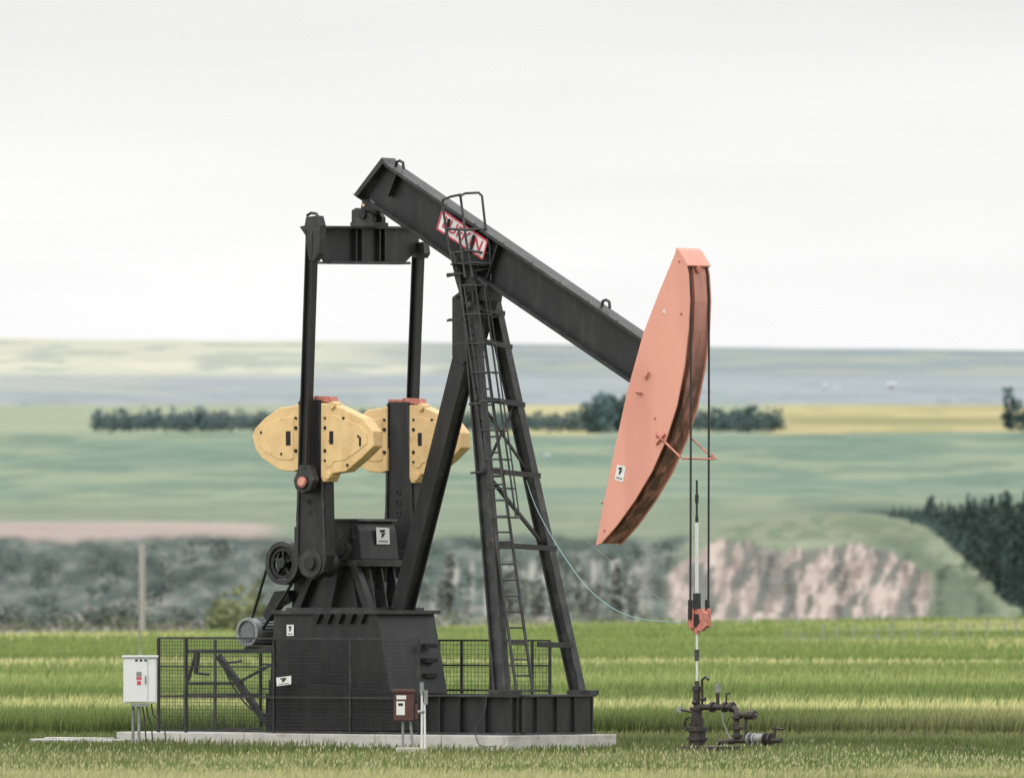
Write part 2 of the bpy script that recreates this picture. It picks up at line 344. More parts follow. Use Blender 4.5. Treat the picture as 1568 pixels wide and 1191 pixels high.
plate('gearbox_base',[(438,930),(572,930),(572,938),(438,938)],-.75,.75,'black2',pj)
sc_=W(431,862,-.95)
ring('sheave_rim',sc_,.42,.33,0,.2,'black2',pj)
ring('sheave_inner',sc_,.3,.24,.03,.1,'black',pj)
cyl('sheave_hub',sc_-PP*.03,sc_+PP*.4,.1,'black2',pj)
cyl('brake_drum',sc_+PP*.2,sc_+PP*.32,.3,'black',pj)
bars('sheave_spokes',[(sc_+PP*.07+(A*math.cos(a)+Z*math.sin(a))*.05,sc_+PP*.07+(A*math.cos(a)+Z*math.sin(a))*.36,.07,.05,PP) for a in [math.pi*2*i/5+.3 for i in range(5)]],'black',pj)
cyl('sheave_shaft',sc_,sc_+PP*1.2,.07,'black',pj)
mc=W(384,967,-.75)
rods('drive_belts',[[sc_+PP*.1-A*.38+Z*.12,mc+PP*.1-A*.14+Z*.05],[sc_+PP*.1+A*.35-Z*.2,mc+PP*.1+A*.16-Z*.02]],.03,'black',pj)
plate('belt_arm',[(420,905),(440,903),(443,918),(425,928),(408,950),(402,942)],-.7,-.5,'black',pj)
cyl('motor_body',mc+PP*.05,mc+PP*.75,.26,'motor',pj)
cyl('motor_end',mc-PP*.06,mc+PP*.05,.27,'grey',pj,r2=.27)
cyl('motor_fan_cover',mc-PP*.09,mc-PP*.06,.18,'motor',pj)
ring('motor_rim',mc,.28,.22,-.12,-.04,'grey',pj)
rods('motor_fins',[[mc+PP*.1+(A*math.cos(a)+Z*math.sin(a))*.265,mc+PP*.7+(A*math.cos(a)+Z*math.sin(a))*.265] for a in [2*math.pi*i/26 for i in range(26)]],.012,'motor',pj,res=0)
plate('motor_mount',[(375,989),(425,989),(425,997),(372,997)],-.75,.1,'black2',pj)
# --- pedestal ---
plate('pedestal',[(420,938),(577,938),(598,1062),(412,1062)],-.85,.85,'black',pj,bev=.012)
plate('pedestal_cap',[(415,934),(582,934),(582,940),(415,940)],-.9,.9,'black2',pj,bev=.004)
for j in range(5):
    x=478+j*17; plate('pedestal_gusset_%d'%j,[(x,940),(x+12,940),(x+6,955)],-.93,-.86,'dark',pj,bev=0)
pu=U(W(590,1020,-.85))
for j,y in enumerate((985,1007,1030)):
    p=[Wu(645,y,pu+.0),Wu(662,y,pu),Wu(664,y+7,pu),Wu(646,y+7,pu)]
    mk('pedestal_step_%d'%j,p+[q+A*.12 for q in p],[[0,1,2,3],[4,5,6,7],[0,1,5,4],[1,2,6,5],[2,3,7,6],[3,0,4,7]],'dark',pj)
notice('pedestal_notice_a',[W(439,956,-.86),W(450,956,-.86),W(450,973,-.86),W(439,973,-.86)],pj)
# --- base skid ---
zt=W(792,1064,-1.15).z; zb=.215
ue=U(W(792,1064,-1.15)); us=U(W(412,1064,-1.15))
for nm,vv in(('near',-1.15),('far',1.07)):
    boxl('skid_top_flange_'+nm,us,ue,vv-.1,vv+.14,zt-.04,zt,'black2',pj,.004)
    boxl('skid_bottom_flange_'+nm,us,ue,vv-.1,vv+.14,zb,zb+.04,'black2',pj,.004)
    boxl('skid_web_'+nm,us,ue,vv,vv+.04,zb+.04,zt-.04,'black',pj,.002)
    for j,f in enumerate((.0,.12,.3,.48,.62,.7,.78,.88,.985)):
        u=us+(ue-us)*f; boxl('skid_rib_%s_%d'%(nm,j),u,u+.03,vv-.09,vv+.13,zb+.04,zt-.04,'black',pj,.002)
boxl('skid_end_web',ue-.05,ue-.01,-1.0,1.05,zb+.04,zt-.04,'black',pj,.002)
boxl('skid_end_top',ue-.2,ue+.06,-1.0,1.05,zt-.038,zt-.002,'black2',pj,.002)
boxl('skid_end_bottom',ue-.2,ue+.06,-1.0,1.05,zb+.002,zb+.038,'black2',pj,.002)
for j,vv in enumerate((-.62,-.02,.5)): boxl('skid_end_rib_%d'%j,ue-.01,ue+.05,vv,vv+.03,zb+.04,zt-.04,'black',pj,.002)
for j,f in enumerate((.05,.35,.65)):
    u=us+(ue-us)*f; boxl('skid_cross_%d'%j,u,u+.2,-1.0,1.05,zb+.05,zt-.05,'black',pj,.002)
# --- samson post ---
nb=W(769,1062,-1.1); nt_=W(716,405,-.28); fb=W(886,1064,1.1); ft=W(744,415,.28)
ibeam('post_front_leg_near',nb,nt_,.3,.18,'black2',pj,ref=A,t=.035)
ibeam('post_front_leg_far',fb,ft,.27,.18,'black2',pj,ref=A,t=.035)
plate('post_rear_leg',[(693,545),(708,520),(716,545),(618,934),(597,934)],-.17,-.13,'black',pj)
plate('post_rear_leg_far',[(693,545),(708,520),(716,545),(618,934),(597,934)],.13,.17,'black',pj,vref=-.17)
plate('post_rear_leg_web',[(706,530),(713,545),(612,934),(606,934)],-.128,.128,'black2',pj,vref=-.17)
plate('post_head',[(692,455),(725,430),(742,462),(718,545),(708,560),(692,545)],-.2,.2,'black',pj,bev=.01)
plate('saddle_bearing',[(696,400),(724,419),(745,436),(742,462),(704,455),(694,420)],-.26,.26,'black2',pj,bev=.02)
disc('saddle_bearing_pin',720,438,.14,-.42,.42,'black',pj)
plate('foot_plate_near',[(748,1056),(784,1056),(784,1064),(748,1064)],-1.25,-.95,'black2',pj)
plate('foot_plate_far',[(868,1056),(902,1056),(902,1064),(868,1064)],.95,1.25,'black2',pj)
def lerp(a,b,t): return a+(b-a)*t
segs=[]
for y in (470,522,612,722,835,985):
    t=(y-1062)/(405-1062); a=lerp(nb,nt_,t); b=lerp(fb,ft,t)
    if y==985: a=lerp(a,b,.5)
    ex=(a-b).normalized()*(.22 if y!=985 else 0)
    segs.append((a+ex+A*.12,b-ex*.6+A*.12,.06,.1,A))
bars('post_cross_braces',segs,'black2',pj)
t1=lambda y:(y-1062)/(405-1062)
bars('post_diagonals',[(lerp(nb,nt_,t1(722)),lerp(fb,ft,t1(835)),.05,.07,A),(lerp(nb,nt_,t1(612)),lerp(fb,ft,t1(722)),.04,.05,A),(lerp(fb,ft,t1(612)),lerp(nb,nt_,t1(722)),.04,.05,A)],'black2',pj)
def lad(t,s):
    px=791+(703-791)*t+25*s; py=1058+(425-1058)*t; v=-1.0+.5*t+.49*s
    return W(px,py,v)
rods('ladder_rails',[[lad(0,0),lad(1.06,0)],[lad(0,1),lad(1.06,1)]],.03,'black2',pj)
rods('ladder_rungs',[[lad(i/26,0),lad(i/26,1)] for i in range(27)],.017,'black2',pj)
segs=[]
for t in(.12,.36,.52,.7,.84,.93):
    a=lad(t,0);b=lad(t,1); segs.append((a,b+A*0,.03,.05,A)); segs.append((a,lerp(nb,nt_,t),.03,.03,Z))
bars('ladder_brackets',segs,'black2',pj)
cent=lambda t:(lad(t,0)+lad(t,1))/2
def cg(t,q): return cent(t)-PP*.3*math.cos(q)+A*(.05+.34*math.sin(q))
loops=[[cg(t,math.pi*i/8) for i in range(9)] for t in (.42,.49,.56,.63,.7,.77,.84,.91,.98)]
rods('ladder_cage_hoops',loops,.019,'black2',pj,res=1)
rods('ladder_cage_straps',[[cg(.42,q),cg(.98,q)] for q in (math.pi*.08,math.pi*.3,math.pi*.5,math.pi*.7,math.pi*.92)],.016,'black2',pj,res=1)
G=lambda x,y,v=-.55:W(x,y,v)
rods('top_guard_rails',[[G(699,425),G(688,380),G(678,318),G(678,306),G(690,301),G(705,298)],[G(724,425,-.4),G(714,370,-.4),G(705,300,-.4)],
  [W(752,430,-.1),W(750,380,-.1),W(743,345,-.1),W(738,300,-.1),W(733,295,-.1),G(712,296,-.3),G(704,300)],
  [G(684,350),G(712,352,-.4),W(745,350,-.1)],[G(690,388),G(718,384,-.4),W(750,388,-.1)],[G(692,405),G(720,402,-.4),W(752,404,-.1)],[G(694,385),G(700,415)],[G(702,350),G(712,425)]],.025,'black2',pj)
bars('top_platform',[(W(684,423,-.7),W(752,410,.0),.05,.04,A),(W(686,490,-.7),W(765,484,.2),.04,.05,A),(W(692,404,-.6),W(748,408,.0),.3,.02,A),(W(697,455,-.6),W(748,458,.2),.04,.04,A)],'black2',pj)
for j,(x,y) in enumerate([(684,420),(684,491),(693,528),(718,619),(721,724)]):
    bars('side_lug_%d'%j,[(W(x,y,-1.0+j*.05),W(x+22,y-2,-.75),.04,.05,Z)],'black2',pj)
def sag(pts,v0,v1):
    n=len(pts); 
    return [W(x,y,v0+(v1-v0)*i/(n-1)) for i,(x,y) in enumerate(pts)]
def dense(pts,k=6):
    out=[]
    P=[pts[0]]+pts+[pts[-1]]
    for i in range(1,len(P)-2):
        for j in range(k):
            t=j/k; p0,p1,p2,p3=P[i-1],P[i],P[i+1],P[i+2]
            out.append(tuple(.5*((2*p1[c])+(-p0[c]+p2[c])*t+(2*p0[c]-5*p1[c]+4*p2[c]-p3[c])*t*t+(-p0[c]+3*p1[c]-3*p2[c]+p3[c])*t**3) for c in(0,1)))
    out.append(pts[-1]); return out
rods('teal_load_cell_cable',[sag(dense([(806,735),(818,770),(838,810),(866,855),(900,900),(940,932),(985,948),(1048,953)]),.5,-.1)],.009,'cyan',pj)
rods('thin_signal_cable',[sag(dense([(880,812),(925,850),(980,895),(1045,937)]),.8,-.1)],.004,'grey',pj)
rods('base_cable',[sag(dense([(745,1063),(742,1090),(728,1115),(735,1140),(760,1142)]),-1.3,-1.9)],.008,'cable',pj)

# ================= PAD =================
pad=empty('concrete_pad'); PV=1.62
uR=U(W(778,1130,-PV)); uL=U(W(178,1130,-PV))
n=6
for i in range(n):
    a=uL+(uR-uL)*i/n; b=uL+(uR-uL)*(i+1)/n
    boxl('pad_slab_%d'%(i+1),a+.006,b-.006,-PV,PV,-.25,.205,'concrete',pad,.015)
ps=empty('concrete_slab')
boxl('slab_block',U(W(45,1146,-2.6)),U(W(172,1146,-2.6)),-2.6,-1.95,-.2,.07,'concrete',ps,.02)
boxl('slab_lip',U(W(60,1146,-2.6)),U(W(150,1146,-2.6)),-2.45,-2.1,.07,.1,'concrete',ps,.02)

# ================= SAFETY FENCE =================
fen=empty('mesh_safety_fence')
fv=-1.5
def fpx(x): return U(W(x,1050,fv))
def panel(name,P00,P10,P01,P11,nx,nz,r=.0045):
    ls=[]
    for i in range(nx+1):
        t=i/nx; ls.append([lerp(P00,P10,t),lerp(P01,P11,t)])
    for j in range(nz+1):
        t=j/nz; ls.append([lerp(P00,P01,t),lerp(P10,P11,t)])
    rods(name,ls,r,'cable',fen,res=0)
ztop=W(420,977,fv).z; zmid=W(420,1067,fv).z; zl=.24
xs=[243,285,420,537,641]
us_=[fpx(x) for x in xs]
fr=[]
for i,u in enumerate(us_): fr.append((L(u,fv,.2),L(u,fv,ztop),.05 if i in(0,1) else .035,.05,A))
for zz in (ztop,zmid,zl): fr.append((L(us_[0],fv,zz),L(us_[-1],fv,zz),.035,.035,Z))
fr.append((L(us_[0],fv,W(300,1020,fv).z),L(us_[2],fv,W(300,1020,fv).z),.03,.03,Z))
bars('fence_frame',fr,'black2',fen,0)
for i in range(4):
    w=us_[i+1]-us_[i]; nx=max(4,int(w/.07))
    panel('mesh_panel_%d'%(i+1),L(us_[i],fv,zl),L(us_[i+1],fv,zl),L(us_[i],fv,ztop),L(us_[i+1],fv,ztop),nx,26)
uf=us_[0]
for zz in (ztop,zmid,zl): bars('return_rail_%.2f'%zz,[(L(uf,fv,zz),L(uf,1.5,zz),.035,.035,Z)],'black2',fen,0)
far=[]
v2=1.5
ua=U(W(560,1000,v2)); ub=U(W(842,1000,v2)); zt2=W(700,980,v2).z; zb2=W(700,1056,v2).z
for zz in (zt2,(zt2+zb2)/2,zb2,.25): far.append((L(ua,v2,zz),L(ub,v2,zz),.035,.035,Z))
for x in (560,672,707,752,815,842):
    u=U(W(x,1000,v2)); far.append((L(u,v2,.2),L(u,v2,zt2),.045,.045,A))
for x in(330,440): 
    u=U(W(x,1000,v2)); far.append((L(u,v2,.2),L(u,v2,zt2),.04,.04,A))
far.append((L(uf,v2,zt2),L(ua,v2,zt2),.035,.035,Z)); far.append((L(uf,v2,zb2),L(ua,v2,zb2),.035,.035,Z)); far.append((L(uf,v2,(zt2+zb2)/2),L(ua,v2,(zt2+zb2)/2),.03,.03,Z))
bars('fence_frame_far',far,'black2',fen,0)
panel('mesh_panel_far',L(ua,v2,.25),L(ub,v2,.25),L(ua,v2,zt2),L(ub,v2,zt2),int((ub-ua)/.09),20,.004)
q=-.9
bars('motor_rail_frame',[(W(288,997,q),W(420,997,q),.07,.07,Z),(W(335,1004,q),W(412,1110,q),.12,.1,A),(W(288,1042,q),W(300,1000,q),.05,.05,A),(W(288,1062,q),W(415,1062,q),.03,.03,Z),(W(288,1046,q),W(372,1046,q),.06,.05,Z),
 (W(303,998,q),W(300,1030,q),.07,.07,A),(W(300,1030,q),W(320,1032,q),.05,.05,Z),(W(399,1000,q),W(399,1112,q),.05,.05,A),(W(340,1015,q),W(370,1012,q),.04,.04,Z),(W(362,1046,q),W(420,1015,q),.05,.04,Z)],'black2',pj)
rods('motor_conduit',[sag(dense([(345,1025),(360,1055),(385,1085),(412,1095)]),q,q)],.02,'black2',pj)
plate('belt_guard_panel',[(412,1040),(640,1062),(640,1118),(408,1118)],-1.3,-1.28,'black',pj)
notice('fence_notice',[W(423,1037,fv-.03),W(446,1034,fv-.03),W(446,1047,fv-.03),W(424,1050,fv-.03)],fen,0)

# ================= ELECTRICAL CABINET =================
cab=empty('electrical_cabinet')
y0=-1.0
def fbox(name,x0,ya,x1,yb,Y,dep,m,par,bev=.01):
    a=Wy(x0,ya,Y); b=Wy(x1,yb,Y)
    vs=[Vector((x,y,z)) for z in (b.z,a.z) for y in (Y,Y+dep) for x in (a.x,b.x)]
    return mk(name,vs,[[0,1,3,2],[4,5,7,6],[0,1,5,4],[2,3,7,6],[0,2,6,4],[1,3,7,5]],m,par,bev)
fbox('cabinet_body',189,1006,240,1076,y0,.3,'white',cab,.015)
fbox('cabinet_door',191,1009,226,1074,y0-.02,.018,'white',cab,.006)
fbox('cabinet_side_door',228,1009,238,1074,y0-.012,.01,'white',cab,.004)
fbox('cabinet_roof',187,1003,242,1006,y0-.04,.37,'white',cab,.004)
fbox('cabinet_label_red',209,1036,217,1040,y0-.026,.004,'red',cab,0)
fbox('cabinet_label_white',209,1028,217,1035,y0-.025,.004,'grey',cab,0)
fbox('cabinet_label_lower',210,1042,216,1048,y0-.025,.004,'red',cab,0)
for i,x in enumerate((207,214,221)): fbox('cabinet_vent_%d'%i,x,1009,x+4,1012,y0-.026,.004,'dark',cab,0)
fbox('cabinet_handle',222,1034,224,1046,y0-.05,.03,'grey',cab,0)
rods('cabinet_mast',[[Wy(214,1006,y0+.15),Wy(213.5,915,y0+.15),Wy(213,878,y0+.15)]],.014,'grey',cab)
rods('cabinet_posts',[[Wy(213,1077,y0+.1),Wy(213,1135,y0+.1)],[Wy(204,1077,y0+.2),Wy(204,1135,y0+.2)]],.03,'grey',cab)
rods('cabinet_conduits',[[Wy(x,1077,y0+.1),Wy(x+3,1095,y0+.1),Wy(x+d_,1108,y0+.1),Wy(x+d_+2,1135,y0)] for x,d_ in((218,4),(224,8),(232,20))],.014,'cable',cab)
fbox('cabinet_stand_bracket',200,1077,228,1081,y0,.2,'grey',cab,0)
# ================= JUNCTION BOX =================
jb=empty('junction_box')
yj=-4.0
fbox('box_body',603,1057,634,1103,yj,.3,'brown',jb,.015)
fbox('box_lid',601,1055,636,1060,yj-.03,.36,'brown',jb,.01)
fbox('box_label_a',607,1064,622,1070,yj-.006,.004,'sticker',jb,0)
fbox('box_label_b',607,1073,620,1094,yj-.006,.004,'sticker',jb,0)
fbox('box_label_mark',610,1076,617,1080,yj-.010,.003,'dark',jb,0)
fbox('box_switch',636,1078,640,1100,yj-.02,.2,'brown',jb,.005)
rods('box_posts',[[Wy(617,1103,yj+.1),Wy(617,1147,yj+.1)],[Wy(628,1103,yj+.1),Wy(633,1147,yj+.1)]],.025,'grey',jb)
rods('box_white_conduit',[[Wy(646,1060,yj),Wy(646,1148,yj)],[Wy(650,1075,yj),Wy(651,1148,yj)]],.022,'sticker',jb)
rods('box_conduit_head',[[Wy(646,1044,yj),Wy(646,1062,yj)],[Wy(652,1056,yj),Wy(652,1078,yj)],[Wy(640,1090,yj),Wy(650,1088,yj)]],.04,'grey',jb)
fbox('box_footing',606,1144,654,1152,yj-.1,.5,'concrete',jb,.02)

# ================= WELLHEAD =================
wh=empty('wellhead')
def vp(nm,x,ya,yb,r,m='pipe',v=0.0): return cyl(nm,W(x,ya,v),W(x,yb,v),r,m,wh)
vp('casing_head',1068,1118,1140,.16); vp('casing_flange',1068,1112,1119,.2); vp('casing_flange_lower',1068,1128,1133,.2)
vp('valve_body',1068,1098,1112,.12); vp('tubing_spool',1067,1084,1100,.1); vp('tee_flange',1067,1082,1087,.13)
vp('stuffing_box',1067,1056,1084,.065); vp('stuffing_box_cap',1067,1050,1058,.09); vp('stuffing_gland',1067,1042,1051,.045)
def hp(nm,pts,r,m='pipe',v=0.0): return rods(nm,[[W(x,y,v) for x,y in pts]],r,m,wh,res=3)
hp('flow_line',[(1067,1082),(1119,1082),(1127,1086),(1129,1132)],.06)
hp('upper_loop',[(1075,1082),(1075,1040),(1080,1036),(1085,1040)],.025)
hp('bleed_pipe',[(1099,1082),(1099,1052)],.035); hp('bleed_cap',[(1099,1060),(1099,1046)],.05,'grey')
hp('gauge_pipe',[(1112,1082),(1112,1062),(1118,1060)],.02)
hp('small_line',[(1105,1082),(1107,1105),(1118,1130)],.012,'grey')
hp('side_line',[(1129,1094),(1154,1094),(1156,1092)],.05); hp('side_vertical',[(1142,1094),(1142,1130)],.03)
hp('ground_line',[(1100,1136),(1129,1133),(1196,1133)],.055)
for i,x in enumerate((1091,1110,1121)): 
    p=W(x,1082,0); cyl('flange_%d'%i,p-A*.03,p+A*.03,.1,'pipe',wh)
for i,x in enumerate((1148,1156,1172,1180)):
    p=W(x,1131,0); cyl('line_flange_%d'%i,p-A*.02,p+A*.02,.12,'grey' if i<2 else 'pipe',wh)
p=W(1163,1130,0); cyl('line_valve',p-A*.12,p+A*.12,.09,'grey',wh)
hp('valve_stem',[(1186,1133),(1186,1112)],.03); hp('valve_handle',[(1182,1114),(1200,1116)],.02)
for i,(x,y) in enumerate(((1129,1096),(1129,1112),(1129,1124))):
    cyl('down_flange_%d'%i,W(x,y,0),W(x,y+4,0),.11,'pipe',wh)
c0=W(1147,1094,0); cyl('choke_valve',c0-A*.08,c0+A*.14,.085,'pipe',wh)
hp('lever_arm',[(1064,1090),(1042,1086)],.025); cyl('lever_disc',W(1041,1086,-.03),W(1041,1086,.03),.06,'grey',wh)
hw=W(1056,1108,-.15); ring('hand_wheel',hw,.14,.11,-.02,.02,'pipe',wh)
hp('hand_wheel_stem',[(1056,1108),(1068,1106)],.02)
for i,(x,y) in enumerate(((1061,1075),(1074,1070),(1062,1094))): cyl('bolt_block_%d'%i,W(x,y,-.05),W(x+6,y,-.05),.04,'pipe',wh)
boxl('cellar_plate',U(W(1046,1140,-.3)),U(W(1100,1140,-.3)),-.4,.4,-.1,.03,'pipe',wh)

# ================= TERRAIN =================
cols=np.concatenate([np.arange(-4200,-120,90),np.arange(-120,1690,4),np.arange(1690,5800,90)]).astype(float)
zt_d=[-120,0,60,100,150,186,196,201,213,215.2,216.4,290,400,520,640,700,760,900,1200,1400,1490]
zt_z=[1.0,1.0,.5,.1,-.4,-.42,-.12,-.03,.0,.03,.3,.44,.75,1.0,1.28,.4,-8,-22,-22,-8,-2.2]
def zg(x,d):
    z=np.interp(d,zt_d,zt_z)
    z=z+sm(d,222,280)*(1-sm(d,640,700))*(.4*(fbm(x/70,d/26,2,2)-.5))*(d/300)
    z=z+np.clip(x/ (d*.049+1e-6),-1.6,1.6)*.32*sm(d,420,640)*(1-sm(d,660,900))
    z=z+(1-sm(d,186,196))*.14*(fbm(x/7,d/9,5,3)-.5)
    z=z+sm(d,700,900)*(1-sm(d,1300,1480))*6*(fbm(x/90,d/120,8,3)-.5)
    return z
dn=np.concatenate([[-120,-60,0,40,80,120],np.arange(140,196,2.),np.arange(196,222,.6),np.arange(222,320,2.5),np.arange(320,660,6),np.arange(660,760,10),np.arange(780,1480,40)])
yfar=np.array([975,960,948,900,850,825,800,790,740,700,665,650,622,600,575,550,535,522]);dfar=np.array([1480,1520,1600,1625,1645,1665,1800,2000,2700,3300,4000,4300,5000,6000,7200,8400,9200,9800.])
ys=np.arange(972,521,-2.5)
V=[];CO=[]
def S(c): return np.array(srgb(c))
def mixc(a,b,t): t=np.asarray(t)[...,None]; return a*(1-t)+b*t
def crop_col(x,d):
    # cereal crop: green with paler drifts running across the field
    g1=S((166,174,108)); g2=S((134,152,88)); g3=S((208,204,148)); g4=S((106,126,70))
    q=d/200.
    n=fbm(x/(30*q),d/(15*q),11,5); n2=fbm(x/(22*q),d/(7*q*q),14,4); n3=fbm(x/120,d/30,19,3)
    c=mixc(np.broadcast_to(g1,np.shape(n)+(3,)),g2,sm(n,.42,.6)); c=mixc(c,g3,.85*sm(n2*.6+n3*.4,.46,.6)); c=mixc(c,g4,.6*sm(fbm(x/(60*q),d/(9*q*q),23,4),.5,.64))
    # two pale yellowish bands across the field
    w1=np.exp(-((d-233+4*(fbm(x/30,x*0,26,2)-.5))/7.)**2)+.8*np.exp(-((d-300+12*(fbm(x/40,x*0,27,2)-.5))/16.)**2)
    c=mixc(c,S((196,196,134)),.55*np.clip(w1,0,1)*np.clip(fbm(x/25,d/10,28,3)*1.6,0,1))
    return c
EN=1.75
for d in dn:
    x=(cols-CX)/F*max(d,150)
    z=zg(x,d); V.append(np.c_[x,np.full_like(x,d-D),z])
    dd=np.full_like(x,d)
    c=crop_col(x,dd)
    bare=sm(dd,193,197)*(1-sm(dd,213,215))
    c=mixc(c,mixc(np.broadcast_to(S((114,126,80)),c.shape),S((136,128,106)),sm(fbm(x/3,dd/3,31,3),.48,.68)),bare)
    c=mixc(c,S((90,108,66)),.55*sm(dd,213,214.5)*(1-sm(dd,216,217)))  # darker strip painted in for the shaded side of the crop edge
    c=mixc(c,S((182,166,148)),.75*sm(dd,595,640)*(1-sm(x,-25,8)))
    c=mixc(c,S((92,102,86)),sm(dd,670,720))
    CO.append(c/EN)
def ridge(px): return np.interp(px,[1300,1340,1380,1420,1460,1500,1545,1600],[783,786,793,808,838,874,926,952])
def far_hazed_col(px,y):  # distance haze is mixed straight into these land colours
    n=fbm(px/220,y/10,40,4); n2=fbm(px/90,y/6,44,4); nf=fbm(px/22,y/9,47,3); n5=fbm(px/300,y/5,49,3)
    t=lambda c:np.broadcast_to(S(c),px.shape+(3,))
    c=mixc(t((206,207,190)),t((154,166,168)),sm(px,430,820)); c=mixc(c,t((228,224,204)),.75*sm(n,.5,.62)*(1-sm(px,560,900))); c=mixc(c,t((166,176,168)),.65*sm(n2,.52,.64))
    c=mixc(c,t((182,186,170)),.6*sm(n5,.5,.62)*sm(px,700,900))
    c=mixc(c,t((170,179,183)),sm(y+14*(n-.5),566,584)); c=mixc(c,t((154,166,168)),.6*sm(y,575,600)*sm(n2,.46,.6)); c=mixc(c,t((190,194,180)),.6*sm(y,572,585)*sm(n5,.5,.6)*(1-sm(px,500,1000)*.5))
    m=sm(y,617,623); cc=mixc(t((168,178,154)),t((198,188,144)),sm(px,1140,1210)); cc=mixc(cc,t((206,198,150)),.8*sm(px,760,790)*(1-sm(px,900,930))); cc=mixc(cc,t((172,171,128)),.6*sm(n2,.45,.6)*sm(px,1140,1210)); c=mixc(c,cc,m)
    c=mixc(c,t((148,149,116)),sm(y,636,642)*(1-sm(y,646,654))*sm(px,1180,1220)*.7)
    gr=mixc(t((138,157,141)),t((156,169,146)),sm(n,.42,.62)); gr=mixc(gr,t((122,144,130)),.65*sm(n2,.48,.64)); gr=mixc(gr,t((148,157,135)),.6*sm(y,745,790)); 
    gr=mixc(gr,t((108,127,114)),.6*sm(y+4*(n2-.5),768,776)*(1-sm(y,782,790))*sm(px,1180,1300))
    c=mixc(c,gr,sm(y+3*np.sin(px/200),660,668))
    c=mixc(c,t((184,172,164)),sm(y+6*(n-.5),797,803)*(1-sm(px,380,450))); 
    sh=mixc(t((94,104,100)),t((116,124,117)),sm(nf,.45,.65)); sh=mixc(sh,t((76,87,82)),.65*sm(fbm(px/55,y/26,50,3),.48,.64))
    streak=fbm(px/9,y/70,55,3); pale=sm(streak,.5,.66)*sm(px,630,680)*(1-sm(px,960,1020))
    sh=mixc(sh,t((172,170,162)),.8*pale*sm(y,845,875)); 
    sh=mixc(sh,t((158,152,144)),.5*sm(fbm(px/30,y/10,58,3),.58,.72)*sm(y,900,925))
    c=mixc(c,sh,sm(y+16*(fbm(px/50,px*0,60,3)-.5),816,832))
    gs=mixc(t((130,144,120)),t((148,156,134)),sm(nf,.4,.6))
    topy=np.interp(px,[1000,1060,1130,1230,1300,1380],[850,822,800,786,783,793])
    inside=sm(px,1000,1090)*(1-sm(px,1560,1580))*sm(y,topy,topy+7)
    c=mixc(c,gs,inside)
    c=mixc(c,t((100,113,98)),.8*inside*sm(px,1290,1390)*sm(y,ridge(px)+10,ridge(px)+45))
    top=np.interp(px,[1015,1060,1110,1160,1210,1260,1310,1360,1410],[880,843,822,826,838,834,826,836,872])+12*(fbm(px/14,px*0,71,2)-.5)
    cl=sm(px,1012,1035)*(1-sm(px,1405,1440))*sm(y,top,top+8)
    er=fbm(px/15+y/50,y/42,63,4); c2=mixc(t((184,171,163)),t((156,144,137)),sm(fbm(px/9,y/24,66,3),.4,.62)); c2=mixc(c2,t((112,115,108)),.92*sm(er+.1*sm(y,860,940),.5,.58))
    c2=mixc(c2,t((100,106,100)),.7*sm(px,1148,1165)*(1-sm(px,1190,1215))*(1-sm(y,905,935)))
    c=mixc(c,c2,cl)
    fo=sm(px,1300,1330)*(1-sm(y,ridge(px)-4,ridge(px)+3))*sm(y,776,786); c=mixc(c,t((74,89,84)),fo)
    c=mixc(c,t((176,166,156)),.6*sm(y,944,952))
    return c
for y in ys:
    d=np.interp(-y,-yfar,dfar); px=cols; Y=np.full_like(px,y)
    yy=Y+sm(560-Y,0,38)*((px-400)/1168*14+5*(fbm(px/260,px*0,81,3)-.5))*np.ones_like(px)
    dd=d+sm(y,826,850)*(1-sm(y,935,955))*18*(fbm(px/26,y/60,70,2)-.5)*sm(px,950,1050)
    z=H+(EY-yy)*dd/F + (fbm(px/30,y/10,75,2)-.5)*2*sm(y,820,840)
    V.append(np.c_[(px-CX)/F*dd,dd-D,z]); CO.append(far_hazed_col(px,Y)/(1.72-.4*sm(Y,822,840)[...,None]*1.0))
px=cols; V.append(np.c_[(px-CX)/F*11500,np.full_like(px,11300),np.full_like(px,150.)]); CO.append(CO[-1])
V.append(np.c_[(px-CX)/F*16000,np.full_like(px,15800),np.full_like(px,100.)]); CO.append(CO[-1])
nr=len(V);nc=len(cols); VV=np.concatenate(V); CC=np.concatenate(CO)
i,j=np.meshgrid(np.arange(nr-1),np.arange(nc-1),indexing='ij'); a=(i*nc+j).ravel()
ff=np.c_[a,a+1,a+nc+1,a+nc]
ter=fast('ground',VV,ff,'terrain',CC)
ter.data.polygons.foreach_set('use_smooth',np.ones(len(ff),bool))

# ================= GRASS =================
gf=empty('grass_field')
def blades(name,x,d,h,w,col,basef=.5,z0=None,bend=.35):
    n=len(x); z=zg(x,d) if z0 is None else z0
    ang=rng.random(n)*2*math.pi; lx=np.cos(ang);ly=np.sin(ang)
    la=rng.random(n)*2*math.pi; ln=h*bend*rng.random(n)+h*.05
    ox=np.cos(la)*ln+h*.1; oy=np.sin(la)*ln
    Y=d-D
    b0=np.c_[x-lx*w/2,Y-ly*w/2,z-.03]; b1=np.c_[x+lx*w/2,Y+ly*w/2,z-.03]
    m0=np.c_[x-lx*w*.42+ox*.35,Y-ly*w*.42+oy*.35,z+h*.6]; m1=np.c_[x+lx*w*.42+ox*.35,Y+ly*w*.42+oy*.35,z+h*.6]
    t=np.c_[x+ox,Y+oy,z+h*(.92+.1*rng.random(n))]
    v=np.stack([b0,b1,m0,m1,t],1).reshape(-1,3); k=np.arange(n)*5
    f=np.concatenate([np.c_[k,k+1,k+3],np.c_[k,k+3,k+2],np.c_[k+2,k+3,k+4]])
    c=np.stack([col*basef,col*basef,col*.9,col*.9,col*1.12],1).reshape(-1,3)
    return fast(name,v,f,'grass',c,gf)
